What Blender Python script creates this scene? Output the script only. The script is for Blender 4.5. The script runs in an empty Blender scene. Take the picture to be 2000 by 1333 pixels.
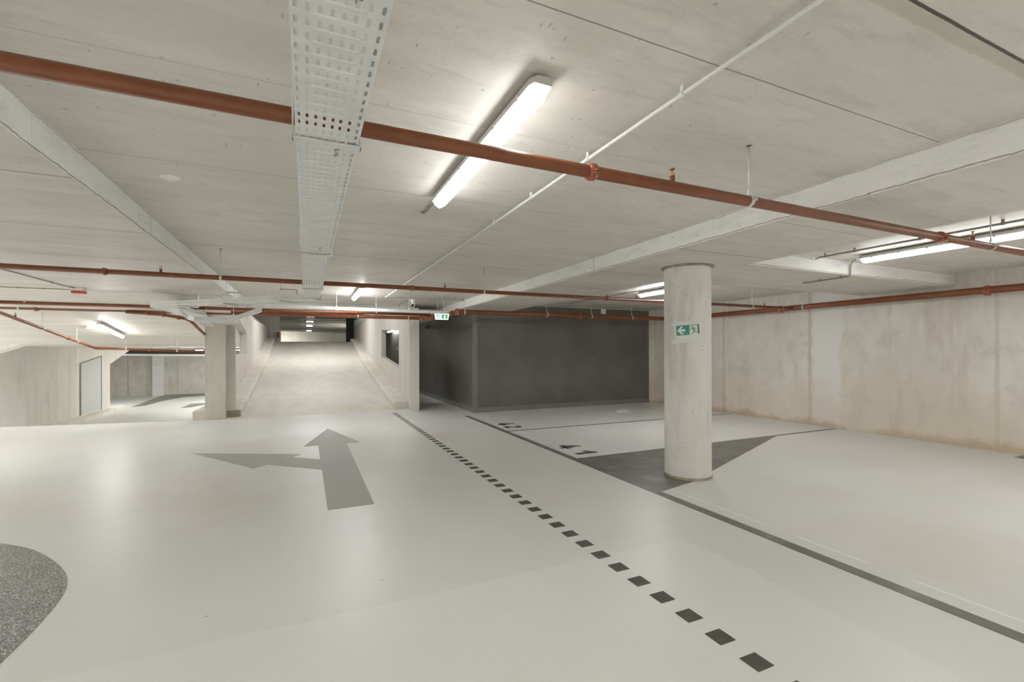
import bpy, bmesh, math, random
from mathutils import Vector, Matrix
random.seed(7)
C = bpy.context.scene.collection
S = bpy.context.scene
PI = math.pi

# ------------------------------------------------------------------ camera, view, light settings
H = 1.5
YAW = math.radians(24.16)
cam = bpy.data.cameras.new('camera')
cam.sensor_width = 36.0
cam.lens = 895.0 / 2000.0 * 36.0
cam.shift_y = 20.0 / 2000.0
cam.clip_start = 0.02
camo = bpy.data.objects.new('camera', cam)
C.objects.link(camo)
camo.matrix_world = (Matrix.Translation((0, 0, H)) @ Matrix.Rotation(-YAW, 4, 'Z') @ Matrix.Rotation(PI / 2, 4, 'X')
                     @ Matrix.Rotation(-0.0031, 4, 'Z'))
S.camera = camo
w = bpy.data.worlds.new('world')
w.use_nodes = True
w.node_tree.nodes['Background'].inputs[0].default_value = (0.9, 0.93, 1, 1)
w.node_tree.nodes['Background'].inputs[1].default_value = 0.3
S.world = w
S.view_settings.view_transform = 'Standard'
S.view_settings.look = 'None'
S.view_settings.gamma = 1
S.view_settings.use_curve_mapping = False
S.view_settings.exposure = 1.62
S.cycles.max_bounces = 7
S.cycles.diffuse_bounces = 5
S.cycles.glossy_bounces = 3
S.cycles.sample_clamp_indirect = 6
LAMP = 7.5          # strength of the tubes

# ------------------------------------------------------------------ materials
class N:
    def __init__(s, name):
        s.m = bpy.data.materials.new(name)
        s.m.use_nodes = True
        s.t = s.m.node_tree
        s.b = s.t.nodes['Principled BSDF']
        s.tc = s.t.nodes.new('ShaderNodeTexCoord').outputs['Object']
    def new(s, k, **kw):
        n = s.t.nodes.new(k)
        for a, v in kw.items():
            setattr(n, a, v)
        return n
    def link(s, a, b):
        s.t.links.new(a, b)
    def put(s, sock, v):
        if hasattr(v, 'links') or isinstance(v, bpy.types.NodeSocket):
            s.link(v, sock)
        else:
            sock.default_value = v
    def math(s, op, a, b=0.0, c=0.0):
        n = s.new('ShaderNodeMath', operation=op)
        s.put(n.inputs[0], a); s.put(n.inputs[1], b); s.put(n.inputs[2], c)
        return n.outputs[0]
    def smooth(s, v, lo, hi):
        n = s.new('ShaderNodeMapRange', interpolation_type='SMOOTHSTEP')
        s.put(n.inputs[0], v); n.inputs[1].default_value = lo; n.inputs[2].default_value = hi
        return n.outputs[0]
    def scale(s, v, sc, loc=(0, 0, 0)):
        n = s.new('ShaderNodeMapping')
        s.put(n.inputs[0], v); n.inputs['Scale'].default_value = sc; n.inputs['Location'].default_value = loc
        return n.outputs[0]
    def noise(s, sc, det=4, rough=.6, stretch=(1, 1, 1), loc=(0, 0, 0), dist=0):
        n = s.new('ShaderNodeTexNoise')
        s.link(s.scale(s.tc, stretch, loc), n.inputs['Vector'])
        n.inputs['Scale'].default_value = sc; n.inputs['Detail'].default_value = det
        n.inputs['Roughness'].default_value = rough; n.inputs['Distortion'].default_value = dist
        return n.outputs['Fac']
    def mix(s, f, a, b, mode='MIX'):
        n = s.new('ShaderNodeMix', data_type='RGBA', blend_type=mode)
        s.put(n.inputs[0], f)
        s.put(n.inputs[6], a if not isinstance(a, tuple) else (*a, 1)[:4])
        s.put(n.inputs[7], b if not isinstance(b, tuple) else (*b, 1)[:4])
        return n.outputs[2]
    def xyz(s):
        n = s.new('ShaderNodeSeparateXYZ')
        s.link(s.tc, n.inputs[0])
        return n.outputs
    def bump(s, h, st, d=.01):
        n = s.new('ShaderNodeBump')
        n.inputs['Strength'].default_value = st; n.inputs['Distance'].default_value = d
        s.put(n.inputs['Height'], h)
        s.link(n.outputs[0], s.b.inputs['Normal'])
    def done(s, col=None, rough=.8, spec=.5, metal=0.0):
        if col is not None:
            s.put(s.b.inputs['Base Color'], col if not isinstance(col, tuple) else (*col, 1)[:4])
        s.put(s.b.inputs['Roughness'], rough)
        s.b.inputs['Specular IOR Level'].default_value = spec
        s.b.inputs['Metallic'].default_value = metal
        return s.m

def concrete(name, c1, c2, rough=.75, spec=.4, stretch=(1, 1, 1), joints=(), pits=.5, rings=False, base=False, bands=(), speck=0.25, big=.5, ticks=0, streak=0, pscale=1, jscale=2.2, jwob=0):
    n = N(name)
    ax = n.xyz()
    f = n.noise(big, 3, .62, stretch)
    col = n.mix(n.smooth(f, .33, .67), c1, c2)
    f2 = n.noise(3.1, 4, .7, stretch, (3, 7, 1))
    col = n.mix(n.math('MULTIPLY', n.smooth(f2, .45, .72), .6), col, tuple(x * .82 for x in c2))
    f3 = n.noise(60, 1, .6)
    col = n.mix(n.math('MULTIPLY', f3, speck), col, tuple(min(1, x * 1.25) for x in c1))
    if pits:
        v = n.new('ShaderNodeTexVoronoi')
        n.link(n.tc, v.inputs['Vector']); v.inputs['Scale'].default_value = 11 * pscale
        sel = n.math('GREATER_THAN', n.noise(9, 0, .5, loc=(5, 5, 5)), .60 - .1 * (pscale > 1))
        p = n.math('MULTIPLY', n.math('LESS_THAN', v.outputs['Distance'], .10), sel)
        col = n.mix(n.math('MULTIPLY', p, pits), col, (.17, .16, .14))
    if rings:
        v = n.new('ShaderNodeTexVoronoi')
        n.link(n.tc, v.inputs['Vector']); v.inputs['Scale'].default_value = 2.6
        d = n.math('ABSOLUTE', n.math('SUBTRACT', v.outputs['Distance'], .09))
        sel = n.math('GREATER_THAN', n.noise(.9, 2, .5, loc=(1, 5, 2)), .5)
        p = n.math('MULTIPLY', n.math('LESS_THAN', d, .014), sel)
        col = n.mix(n.math('MULTIPLY', p, .35), col, (.32, .30, .26))
    if ticks:                               # little scars of the formwork
        v = n.new('ShaderNodeTexVoronoi')
        n.link(n.scale(n.tc, (26, 5.5, 1), (0, 0, 0)), v.inputs['Vector']); v.inputs['Scale'].default_value = 1.0
        sel = n.math('GREATER_THAN', n.noise(3.3, 0, .5, loc=(8, 5, 5)), .54)
        p = n.math('MULTIPLY', n.math('LESS_THAN', v.outputs['Distance'], .085), sel)
        col = n.mix(n.math('MULTIPLY', p, ticks), col, (.26, .24, .21))
        wv = n.noise(1.4, 4, .75, (1, 7, 1), (2, 9, 4), .5)
        col = n.mix(n.math('MULTIPLY', n.smooth(wv, .56, .72), .35), col, tuple(x * .74 for x in c2))
        col = n.mix(n.math('MULTIPLY', n.smooth(n.noise(1.1, 2, .7, (1, 5, 1), (7, 2, 4)), .58, .72), .35), col, tuple(min(1, x * 1.15) for x in c1))
    if streak:                              # vertical run marks and blotches
        f4 = n.noise(2.4, 3, .7, (1, 1, .18), (4, 4, 4))
        col = n.mix(n.math('MULTIPLY', n.smooth(f4, .50, .70), streak), col, (.50, .435, .355))
        f5 = n.noise(1.3, 4, .75, (1, 1, 1), (9, 1, 4))
        col = n.mix(n.math('MULTIPLY', n.smooth(f5, .54, .70), streak * .8), col, (.55, .50, .43))
        f6 = n.noise(1.9, 3, .7, (1, 1, .6), (1, 7, 2))
        col = n.mix(n.math('MULTIPLY', n.smooth(f6, .56, .72), streak * .9), col, (.82, .82, .80))
    for (a, lo, hi, c, k) in bands:        # patches of another concrete
        wob = n.math('MULTIPLY', n.math('SUBTRACT', n.noise(1.7, 2, .6, loc=(lo, 0, 0)), .5), .35)
        p = n.math('ADD', ax[a], wob)
        msk = n.math('MULTIPLY', n.smooth(p, lo - .04, lo + .04), n.math('SUBTRACT', 1, n.smooth(p, hi - .04, hi + .04)))
        col = n.mix(n.math('MULTIPLY', msk, k), col, c)
    jn = n.math('SUBTRACT', n.noise(jscale, 3, .7, loc=(3, 1, 0)), .5) if joints else None
    for (a, pos, wd, c, k) in joints:
        wob = n.math('MULTIPLY', jn, max(wd * .7, jwob if a == 2 else 0))
        d = n.math('ABSOLUTE', n.math('ADD', n.math('SUBTRACT', ax[a], pos), wob))
        m = n.math('SUBTRACT', 1, n.smooth(d, wd * .35, wd * .65))
        col = n.mix(n.math('MULTIPLY', m, k), col, c)
    if base:                                # damp, yellow-brown stain that creeps up the foot of the wall
        h = n.math('ADD', ax[2], n.math('MULTIPLY', n.math('SUBTRACT', n.noise(1.6, 4, .65, loc=(0, 3, 9)), .5), .55))
        m = n.math('SUBTRACT', 1, n.smooth(h, .0, .15))
        col = n.mix(n.math('MULTIPLY', m, .8), col, (.40, .30, .16))
        m2 = n.math('SUBTRACT', 1, n.smooth(n.math('ADD', ax[2], n.math('MULTIPLY', n.math('SUBTRACT', n.noise(1.1, 2, .6, loc=(9, 3, 9)), .5), 2.2)), .3, 1.3))
        col = n.mix(n.math('MULTIPLY', m2, .42), col, (.72, .60, .46))
    n.bump(f3, .12, .004)
    return n.done(col, rough, spec)

def simple(name, col, rough=.5, metal=0.0, spec=.5, var=.12, sc=25):
    n = N(name)
    f = n.noise(sc, 3, .6)
    c = n.mix(n.smooth(f, .3, .7), tuple(x * (1 - var) for x in col), tuple(min(1, x * (1 + var)) for x in col))
    return n.done(c, rough, spec, metal)

def glow(name, col, st, sample=True):
    n = N(name)
    if not sample:
        n.m.cycles.emission_sampling = 'NONE'
    n.b.inputs['Emission Color'].default_value = (*col, 1)
    n.b.inputs['Emission Strength'].default_value = st
    return n.done(col, .4)

DJ = (.20, .185, .155)
LJ = (.66, .64, .58)
M = {}
M['ceiling'] = concrete('ceiling_concrete', (.745, .72, .655), (.655, .63, .565), .5, .45, (.7, 2.2, 1), joints=(
    (1, 1.392, .007, DJ, .8), (1, 2.28, .006, DJ, .35), (1, 3.44, .022, LJ, .5), (1, 3.47, .008, DJ, .55),
    (1, 4.75, .008, DJ, .35), (1, 6.02, .016, DJ, .7), (1, 7.72, .012, DJ, .4), (1, 8.9, .012, DJ, .6), (1, .893, .05, (.46, .42, .33), .5), (1, .862, .013, (.06, .055, .045), .95)), pits=.35, speck=.3, ticks=.6)
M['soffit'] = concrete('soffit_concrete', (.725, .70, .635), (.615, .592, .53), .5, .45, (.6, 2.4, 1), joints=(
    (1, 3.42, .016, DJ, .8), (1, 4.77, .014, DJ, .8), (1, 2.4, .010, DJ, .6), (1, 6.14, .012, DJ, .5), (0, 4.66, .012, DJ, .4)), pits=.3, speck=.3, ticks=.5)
M['slope_ceiling'] = concrete('slope_concrete', (.78, .755, .685), (.69, .665, .60), .5, .45, (.5, 2, 1), joints=(
    (1, 9.5, .03, DJ, .7), (1, 12.0, .03, DJ, .4), (1, 13.6, .04, LJ, .5)), pits=0, speck=.2, ticks=.3)
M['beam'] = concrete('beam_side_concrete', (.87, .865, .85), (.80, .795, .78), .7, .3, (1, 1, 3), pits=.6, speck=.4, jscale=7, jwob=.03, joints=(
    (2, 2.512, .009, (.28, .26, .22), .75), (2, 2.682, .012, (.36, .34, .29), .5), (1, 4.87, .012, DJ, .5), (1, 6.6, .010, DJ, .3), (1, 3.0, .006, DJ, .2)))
M['column'] = concrete('column_concrete', (.76, .742, .71), (.67, .648, .61), .6, .35, (1, 1, .35), pits=.95, rings=False, speck=.35, big=1.6, streak=.5, pscale=1.9)
M['wall'] = concrete('wall_concrete', (.78, .75, .69), (.68, .65, .585), .7, .3, (1, 1, .8), pits=.3, rings=False, base=True, speck=.25, joints=(
    (1, 6.0, .07, (.50, .43, .34), .5), (1, 3.24, .05, (.52, .46, .38), .35), (1, 4.6, .03, (.5, .46, .4), .2)), bands=((1, 5.40, 5.93, (.82, .82, .805), .85), (1, 8.05, 8.4, (.78, .77, .74), .5)), big=.9, streak=.42)
M['rampwall'] = concrete('ramp_wall_concrete', (.76, .735, .69), (.68, .65, .60), .7, .3, (1, 6, .25), pits=.2, speck=.2, joints=((1, 14.9, .02, DJ, .3),))
M['leftwall'] = concrete('left_wall_concrete', (.80, .78, .73), (.71, .69, .635), .7, .3, (2, 2, .2), pits=.1, speck=.2, streak=.2)
M['farwall'] = concrete('far_wall_concrete', (.76, .74, .68), (.64, .62, .56), .8, .3, (1, 1, .6), pits=.4, speck=.2, joints=(
    (0, -8.95, .04, DJ, .5), (0, -6.7, .03, DJ, .5)), big=1.0, streak=.35)
M['pillar'] = concrete('square_column_concrete', (.68, .65, .585), (.57, .54, .475), .65, .35, (1, 1, .4), pits=.5, speck=.3, big=1.3)
M['curb'] = concrete('curb_concrete', (.76, .73, .67), (.66, .63, .565), .7, .3, (1, 1, 1), pits=.2, speck=.3, big=1.5)
M['curb_end'] = concrete('curb_end_concrete', (.44, .40, .31), (.26, .235, .18), .8, .3, (1, 1, 1), pits=.2, speck=.2, big=4)
M['joist'] = concrete('upper_concrete', (.62, .60, .55), (.52, .50, .45), .7, .3, pits=0)
M['dark_void'] = simple('dark_void_black', (.035, .035, .032), .7)  # near-black for the dark portal wall and the far gaps

def floor_mat():
    n = N('floor_coating')
    ax = n.xyz()
    col = n.mix(n.smooth(n.noise(.35, 2, .6), .35, .68), (.765, .765, .745), (.71, .71, .69))
    warm = n.smooth(n.noise(.55, 3, .65, (1, 1, 1), (11, 4, 0)), .54, .74)
    col = n.mix(n.math('MULTIPLY', warm, .5), col, (.73, .65, .59))
    ol = n.smooth(n.noise(.9, 2, .65, (1, 1, 1), (2, 14, 0)), .58, .75)
    col = n.mix(n.math('MULTIPLY', ol, .3), col, (.69, .67, .58))
    sm = n.smooth(n.noise(2.2, 4, .7, (1, 3.5, 1), (4, 1, 0)), .60, .78)
    col = n.mix(n.math('MULTIPLY', sm, .2), col, (.52, .51, .48))
    # newer coat in the foreground: its edge runs across the lane and then along it
    wob = n.math('MULTIPLY', n.math('SUBTRACT', n.noise(1.2, 3, .7, loc=(6, 6, 0)), .5), .25)
    nearm = n.math('SUBTRACT', 1, n.smooth(n.math('ADD', ax[1], n.math('MULTIPLY', wob, .3)), 2.78, 2.80))
    lanem = n.math('SUBTRACT', 1, n.smooth(n.math('ADD', ax[0], wob), 2.72, 2.75))
    patch = n.math('MULTIPLY', nearm, lanem)
    col = n.mix(n.math('MULTIPLY', patch, .55), col, (.81, .81, .785))
    d = n.math('ABSOLUTE', n.math('SUBTRACT', ax[0], 3.60))
    ln = n.math('SUBTRACT', 1, n.smooth(d, .005, .012))
    ln = n.math('MULTIPLY', ln, n.smooth(n.noise(2.5, 1, .6), .36, .5))
    ln = n.math('MULTIPLY', ln, n.math('LESS_THAN', ax[1], 9.5))
    col = n.mix(n.math('MULTIPLY', ln, .9), col, (.92, .92, .90))
    v = n.new('ShaderNodeTexVoronoi')
    n.link(n.tc, v.inputs['Vector']); v.inputs['Scale'].default_value = 3.0
    sel = n.math('GREATER_THAN', n.noise(2.1, 0, .5, loc=(5, 5, 5)), .58)
    p = n.math('MULTIPLY', n.math('LESS_THAN', v.outputs['Distance'], .022), sel)
    col = n.mix(n.math('MULTIPLY', p, .75), col, (.22, .20, .17))
    n.bump(n.math('ADD', n.noise(170, 0, .6), n.math('MULTIPLY', n.noise(4, 1, .6, (1, 2.5, 1)), 1.2)), .14, .005)
    r = n.math('ADD', .285, n.math('MULTIPLY', n.noise(1.3, 1, .6, loc=(1, 1, 1)), .10))
    return n.done(col, r, .6)
M['floor'] = floor_mat()
M['ramp'] = concrete('ramp_concrete', (.76, .73, .67), (.67, .64, .575), .55, .4, (1, .5, 1), joints=((1, 14.4, .03, (.42, .39, .33), .35),), pits=.1, speck=.25, big=.45)

def paint(name, col, rough=.33, grain=.5, fade=.5, lo=(.45, .44, .41), fleck=0.0):
    n = N(name)
    f = n.noise(2.2, 4, .7, (1, 1.2, 1), dist=.5)
    c = n.mix(n.math('MULTIPLY', n.smooth(f, .42, .75), fade), col, lo)
    if fleck:
        c = n.mix(n.math('MULTIPLY', n.smooth(n.noise(130, 1, .7), .50, .62), fleck), c, (.72, .72, .70))
    n.bump(n.noise(110, 3, .65), grain, .008)
    return n.done(c, rough, .6)
M['paint_black'] = paint('black_floor_paint', (.075, .073, .060), .38, .5, .15)
M['paint_arrow'] = paint('grey_arrow_paint', (.36, .358, .34), .28, .8, .3, fleck=.35)
M['paint_bay'] = paint('grey_bay_paint', (.15, .147, .135), .33, .35, .6, (.34, .335, .315))
M['paint_round'] = paint('dark_round_paint', (.12, .117, .105), .22, 1.0, .1, fleck=.85)
M['paint_low'] = paint('grey_low_paint', (.22, .215, .19), .4, .2, .3)

def pipe_mat():
    n = N('red_brown_pipe_paint')
    c = n.mix(n.smooth(n.noise(6, 5, .6, (1, 1, 1)), .3, .7), (.245, .078, .027), (.19, .058, .020))
    return n.done(c, .36, .5)
M['pipe'] = pipe_mat()
M['clamp_red'] = simple('red_coupling_paint', (.36, .10, .05), .4)
M['zinc'] = simple('galvanised_steel', (.72, .74, .735), .42, .35, var=.06)
M['tray'] = simple('galvanised_tray_sheet', (.76, .78, .775), .45, .25, var=.05, sc=8)
M['brass'] = simple('brass', (.55, .42, .2), .3, .9)
M['white'] = simple('white_plastic', (.90, .90, .885), .4, var=.02)
M['white_pipe'] = simple('white_conduit', (.74, .75, .73), .4, var=.03)
M['grey_conduit'] = simple('grey_conduit', (.30, .29, .27), .5, var=.05)
M['housing'] = simple('lamp_housing_grey', (.62, .61, .58), .45, var=.03)
M['tube'] = glow('lamp_diffuser_lit', (.985, .985, .975), LAMP)
M['tube_mid'] = glow('lamp_diffuser_mid', (.985, .985, .975), 18)
M['tube_unseen'] = glow('lamp_diffuser_unseen', (.985, .985, .975), 4, False)  # cover of the unseen lamps, nearly all added as fill
M['tube_small'] = glow('lamp_diffuser_far', (.985, .985, .975), 5, False)
M['tube_up'] = glow('lamp_diffuser_upper', (.93, 1, 1), 6, False)
M['sign_white'] = glow('lit_sign_white', (.93, 1, .97), .45, False)
M['sign_green'] = glow('lit_sign_green', (.04, .50, .22), .10, False)
M['door'] = simple('grey_door_paint', (.60, .62, .61), .4, var=.02)
M['paper'] = simple('white_paper', (.78, .78, .76), .6, var=.02)
M['green'] = simple('green_print', (.06, .33, .27), .5, var=.2, sc=9)
M['green_dark'] = simple('dark_green_print', (.09, .26, .19), .5, var=.1)
M['red_plastic'] = simple('red_plastic', (.65, .10, .05), .4)
M['black_plastic'] = simple('black_plastic', (.03, .03, .03), .3)
M['litter'] = simple('white_plastic_film', (.8, .8, .8), .3)
def tape_mat():
    n = N('white_tape')
    wv = n.new('ShaderNodeTexWave')
    n.link(n.scale(n.tc, (1, 1, 1)), wv.inputs['Vector']); wv.inputs['Scale'].default_value = 60
    c = n.mix(wv.outputs['Fac'], (.70, .70, .70), (.80, .80, .79))
    return n.done(c, .5)
M['tape'] = tape_mat()
def panel_mat():
    n = N('dark_wall_panel')
    c = n.mix(n.smooth(n.noise(1.2, 4, .6), .3, .7), (.175, .172, .15), (.135, .132, .115))
    n.bump(n.noise(1.1, 2, .5, (1, 1, .6)), .15, .05)
    return n.done(c, .42, .5)
M['panel'] = panel_mat()
M['panel_trim'] = simple('dark_trim', (.22, .215, .19), .35, var=.05)

# ------------------------------------------------------------------ mesh builder
class MB:
    def __init__(s):
        s.v = []; s.f = []; s.sm = []
    def add(s, vs, fs, smooth=False):
        k = len(s.v)
        s.v += [Vector(p) for p in vs]
        s.f += [tuple(i + k for i in f) for f in fs]
        s.sm += [smooth] * len(fs)
        return s
    def box(s, x0, x1, y0, y1, z0, z1, bev=0):
        if bev:
            b = bmesh.new(); bmesh.ops.create_cube(b, size=1)
            for q in b.verts:
                q.co = Vector(((x0 + x1) / 2 + q.co.x * (x1 - x0), (y0 + y1) / 2 + q.co.y * (y1 - y0), (z0 + z1) / 2 + q.co.z * (z1 - z0)))
            bmesh.ops.bevel(b, geom=b.edges[:], offset=bev, segments=2, affect='EDGES', profile=.5)
            b.verts.ensure_lookup_table()
            vs = [q.co.copy() for q in b.verts]; fs = [[q.index for q in f.verts] for f in b.faces]
            b.free()
            return s.add(vs, fs)
        vs = [(x, y, z) for x in (x0, x1) for y in (y0, y1) for z in (z0, z1)]
        return s.add(vs, [(0, 1, 3, 2), (4, 6, 7, 5), (0, 4, 5, 1), (2, 3, 7, 6), (0, 2, 6, 4), (1, 5, 7, 3)])
    def quad(s, a, b, c, d):
        return s.add([a, b, c, d], [(0, 1, 2, 3)])
    def tube(s, pts, r, n=16, caps=True, smooth=True):
        pts = [Vector(p) for p in pts]
        rs = r if isinstance(r, (list, tuple)) else [r] * len(pts)
        vs = []; fs = []
        up = None
        for i, p in enumerate(pts):
            t = (pts[min(i + 1, len(pts) - 1)] - pts[max(i - 1, 0)]).normalized()
            if up is None:
                up = Vector((0, 0, 1)) if abs(t.z) < .9 else Vector((1, 0, 0))
            a = t.cross(up).normalized(); up = a.cross(t).normalized()
            for k in range(n):
                q = 2 * PI * k / n
                vs.append(p + (a * math.cos(q) + up * math.sin(q)) * rs[i])
        for i in range(len(pts) - 1):
            for k in range(n):
                fs.append((i * n + k, i * n + (k + 1) % n, (i + 1) * n + (k + 1) % n, (i + 1) * n + k))
        s.add(vs, fs, smooth)
        if caps:
            k0 = len(s.v) - len(vs)
            s.f += [tuple(k0 + k for k in reversed(range(n))), tuple(k0 + (len(pts) - 1) * n + k for k in range(n))]
            s.sm += [False, False]
        return s
    def prism(s, poly, z0, z1, ax='z'):
        n = len(poly)
        def P(a, b, c):
            return {'z': (a, b, c), 'x': (c, a, b), 'y': (a, c, b)}[ax]
        vs = [P(a, b, z0) for a, b in poly] + [P(a, b, z1) for a, b in poly]
        fs = [tuple(reversed(range(n))), tuple(range(n, 2 * n))] + [(i, (i + 1) % n, n + (i + 1) % n, n + i) for i in range(n)]
        return s.add(vs, fs)
    def lathe(s, prof, c, n=24, axis='z', smooth=True):
        vs = []; fs = []
        for r, h in prof:
            for k in range(n):
                q = 2 * PI * k / n
                a, b = r * math.cos(q), r * math.sin(q)
                vs.append(Vector(c) + Vector({'z': (a, b, h), 'x': (h, a, b), 'y': (a, h, b)}[axis]))
        for i in range(len(prof) - 1):
            for k in range(n):
                fs.append((i * n + k, i * n + (k + 1) % n, (i + 1) * n + (k + 1) % n, (i + 1) * n + k))
        s.add(vs, fs, smooth)
        return s
    def slot_plate(s, o, u, v, L, W, pitch, cols, sl, sw):
        """perforated sheet: rows of rounded slots, long side along u"""
        o, u, v = Vector(o), Vector(u).normalized(), Vector(v).normalized()
        n = max(1, round(L / pitch)); p = L / n
        ed = [0.0]
        for a, b in zip(cols, cols[1:]):
            ed.append((a + b) / 2)
        ed.append(W)
        for i in range(n):
            for j, c in enumerate(cols):
                u0, u1, v0, v1 = i * p, (i + 1) * p, ed[j], ed[j + 1]
                a0, a1 = (i + .5) * p - sl / 2, (i + .5) * p + sl / 2
                b0, b1 = c - sw / 2, c + sw / 2
                ch = sw * .3
                pts = [(u0, v0), (u1, v0), (u1, v1), (u0, v1),
                       (a0 + ch, b0), (a1 - ch, b0), (a1, b0 + ch), (a1, b1 - ch), (a1 - ch, b1), (a0 + ch, b1), (a0, b1 - ch), (a0, b0 + ch)]
                s.add([o + u * x + v * y for x, y in pts],
                      [(0, 1, 5, 4), (1, 6, 5), (1, 2, 7, 6), (2, 8, 7), (2, 3, 9, 8), (3, 10, 9), (3, 0, 11, 10), (0, 4, 11)])
        return s
    def build(s, name, mat, parent=None, keep_origin=False, thick=0):
        me = bpy.data.meshes.new(name)
        if parent is not None:
            root = parent
            while root.parent:
                root = root.parent
            o = root.location.copy()
        elif keep_origin:
            o = Vector((0, 0, 0))
        else:
            lo = Vector([min(p[i] for p in s.v) for i in range(3)]); hi = Vector([max(p[i] for p in s.v) for i in range(3)])
            o = Vector(((lo.x + hi.x) / 2, (lo.y + hi.y) / 2, lo.z))
        me.from_pydata([tuple(p - o) for p in s.v], [], s.f)
        me.polygons.foreach_set('use_smooth', s.sm)
        b = bmesh.new(); b.from_mesh(me)
        bmesh.ops.recalc_face_normals(b, faces=b.faces[:])
        b.to_mesh(me); b.free()
        me.materials.append(mat)
        ob = bpy.data.objects.new(name, me)
        C.objects.link(ob)
        if parent is not None:
            ob.parent = parent
        else:
            ob.location = o
        if thick:
            md = ob.modifiers.new('solid', 'SOLIDIFY'); md.thickness = thick; md.offset = 0
        return ob

def tag(o, label, cat, group=None):
    o['label'] = label; o['category'] = cat
    if group:
        o['group'] = group
    return o
def thing(name, label, cat, loc, group=None):
    o = bpy.data.objects.new(name, None)
    o.empty_display_size = .1
    C.objects.link(o); o.location = loc
    return tag(o, label, cat, group)
def struct(name, mb, mat, parent=None, label=None, cat=None):
    ob = mb.build(name, M[mat], parent, keep_origin=True)
    if parent is None:
        ob['kind'] = 'structure'
        if label: ob['label'] = label
        if cat: ob['category'] = cat
    return ob

# ------------------------------------------------------------------ the building shell
ZC, ZL = 2.69, 2.50                       # high slab, low slab
WX = 9.3                                  # right wall
BK = -5.0                                 # wall behind the camera
LX = -11.5                                # far left
def crest(x): return 11.95 - (x + 1.75) * .18 if x < -1.75 else 11.95

fl = MB()
fl.prism([(LX, BK), (WX, BK), (WX, 10.6), (3.9, 10.6), (3.9, 24), (2.45, 24), (2.45, 11.9), (-1.75, 11.95), (-5.6, crest(-5.6)), (LX, crest(LX))], -.25, 0.0)
struct('floor', fl, 'floor', label='pale grey coated parking garage floor with worn patches', cat='floor')

# up ramp
prof = [(11.9, 0), (12.4, .03), (13.2, .13), (14.4, .27), (15.5, .42), (17.0, .62), (20.8, 1.22), (23.6, 1.82), (24.6, 1.97), (25.2, 2.01)]
rp = MB()
for (y0, z0), (y1, z1) in zip(prof, prof[1:]):
    vs = [(x, y, z) for x in (-1.75, 2.45) for y, z in ((y0, z0), (y1, z1), (y1, z1 - .3), (y0, z0 - .3))]
    rp.add(vs, [(0, 1, 5, 4), (3, 7, 6, 2), (0, 4, 7, 3), (1, 2, 6, 5)])
struct('ramp', rp, 'ramp', label='sloping concrete ramp up to the next parking level', cat='ramp')
def ramp_z(y):
    for (y0, z0), (y1, z1) in zip(prof, prof[1:]):
        if y <= y1:
            return z0 + (z1 - z0) * max(0, (y - y0)) / (y1 - y0)
    return prof[-1][1]
# upper deck
struct('floor_upper', MB().box(-4, 6, 25.2, 66, 1.75, 2.01), 'floor')
# low floor to the left
lf = MB()
xs = [LX, -5.6, -1.95]
for xa, xb in zip(xs, xs[1:]):
    ya, yb = crest(xa), crest(xb)
    lf.quad((xa, ya, 0), (xb, yb, 0), (xb, 18.2, -.9), (xa, 18.2, -.9))
lf.quad((-16, 18.2, -.9), (-1.95, 18.2, -.9), (-1.95, 32, -.9), (-16, 32, -.9))
struct('floor_lower', lf, 'floor')

# ceilings
ce = MB()
ce.box(-1.22, 3.32, BK, 12.1, ZC, ZC + .25)
ce.box(2.56, 3.32, 12.1, 24, ZC, ZC + .25)
ce.box(4.66, WX, BK, 10.6, ZC, ZC + .25)
struct('ceiling', ce, 'ceiling')
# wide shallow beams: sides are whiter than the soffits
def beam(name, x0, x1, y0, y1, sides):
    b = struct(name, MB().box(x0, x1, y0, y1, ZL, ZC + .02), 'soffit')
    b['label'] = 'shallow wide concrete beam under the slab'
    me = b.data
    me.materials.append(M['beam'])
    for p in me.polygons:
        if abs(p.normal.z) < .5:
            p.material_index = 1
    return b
beam('ceiling_beam', 3.32, 4.66, BK, 24, 1)
beam('ceiling_beam', 4.66, WX, 3.72, 5.05, 1)
beam('ceiling_beam', 4.66, WX, -3.4, -2.1, 1)
beam('ceiling_beam', LX, -1.22, BK, 9.5, 1)
beam('ceiling_beam', -1.22, 2.45, 12.1, 12.4, 1)
# sloping slab over the way down
sl = MB()
def sz(y): return max(1.69, 2.5 - .15 * (y - 9.5))
ys = [9.5, 12.1, 14.0, 14.9, 15.6, 32]
zz = [2.5, 2.11, 1.825, 1.715, 1.69, 1.69]
for i in range(5):
    xe = -1.4 if ys[i] < 11.9 else -1.93
    sl.add([(x, y, z) for x in (-16, xe) for y, z in ((ys[i], zz[i]), (ys[i + 1], zz[i + 1]), (ys[i + 1], 2.9), (ys[i], 2.9))],
           [(0, 4, 5, 1), (3, 2, 6, 7), (4, 7, 6, 5), (0, 1, 2, 3), (0, 3, 7, 4), (1, 5, 6, 2)])
struct('ceiling_slope', sl, 'slope_ceiling')
struct('ceiling_beam', MB().box(-1.40, -1.22, 9.5, 12.1, ZL, ZC + .02), 'beam')

# walls
wr = MB()
wr.box(WX, WX + .3, BK, 10.9, 0, ZC)
wr.box(WX - .10, WX, 8.05, 8.45, 0, ZC)           # shallow pilaster behind the column
struct('wall_right', wr, 'wall')
struct('wall_near', MB().box(LX, WX + .3, BK - .3, BK, 0, ZC), 'wall')
struct('wall_left', MB().box(LX - .3, LX, BK, 14, 0, ZC), 'wall')
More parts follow.
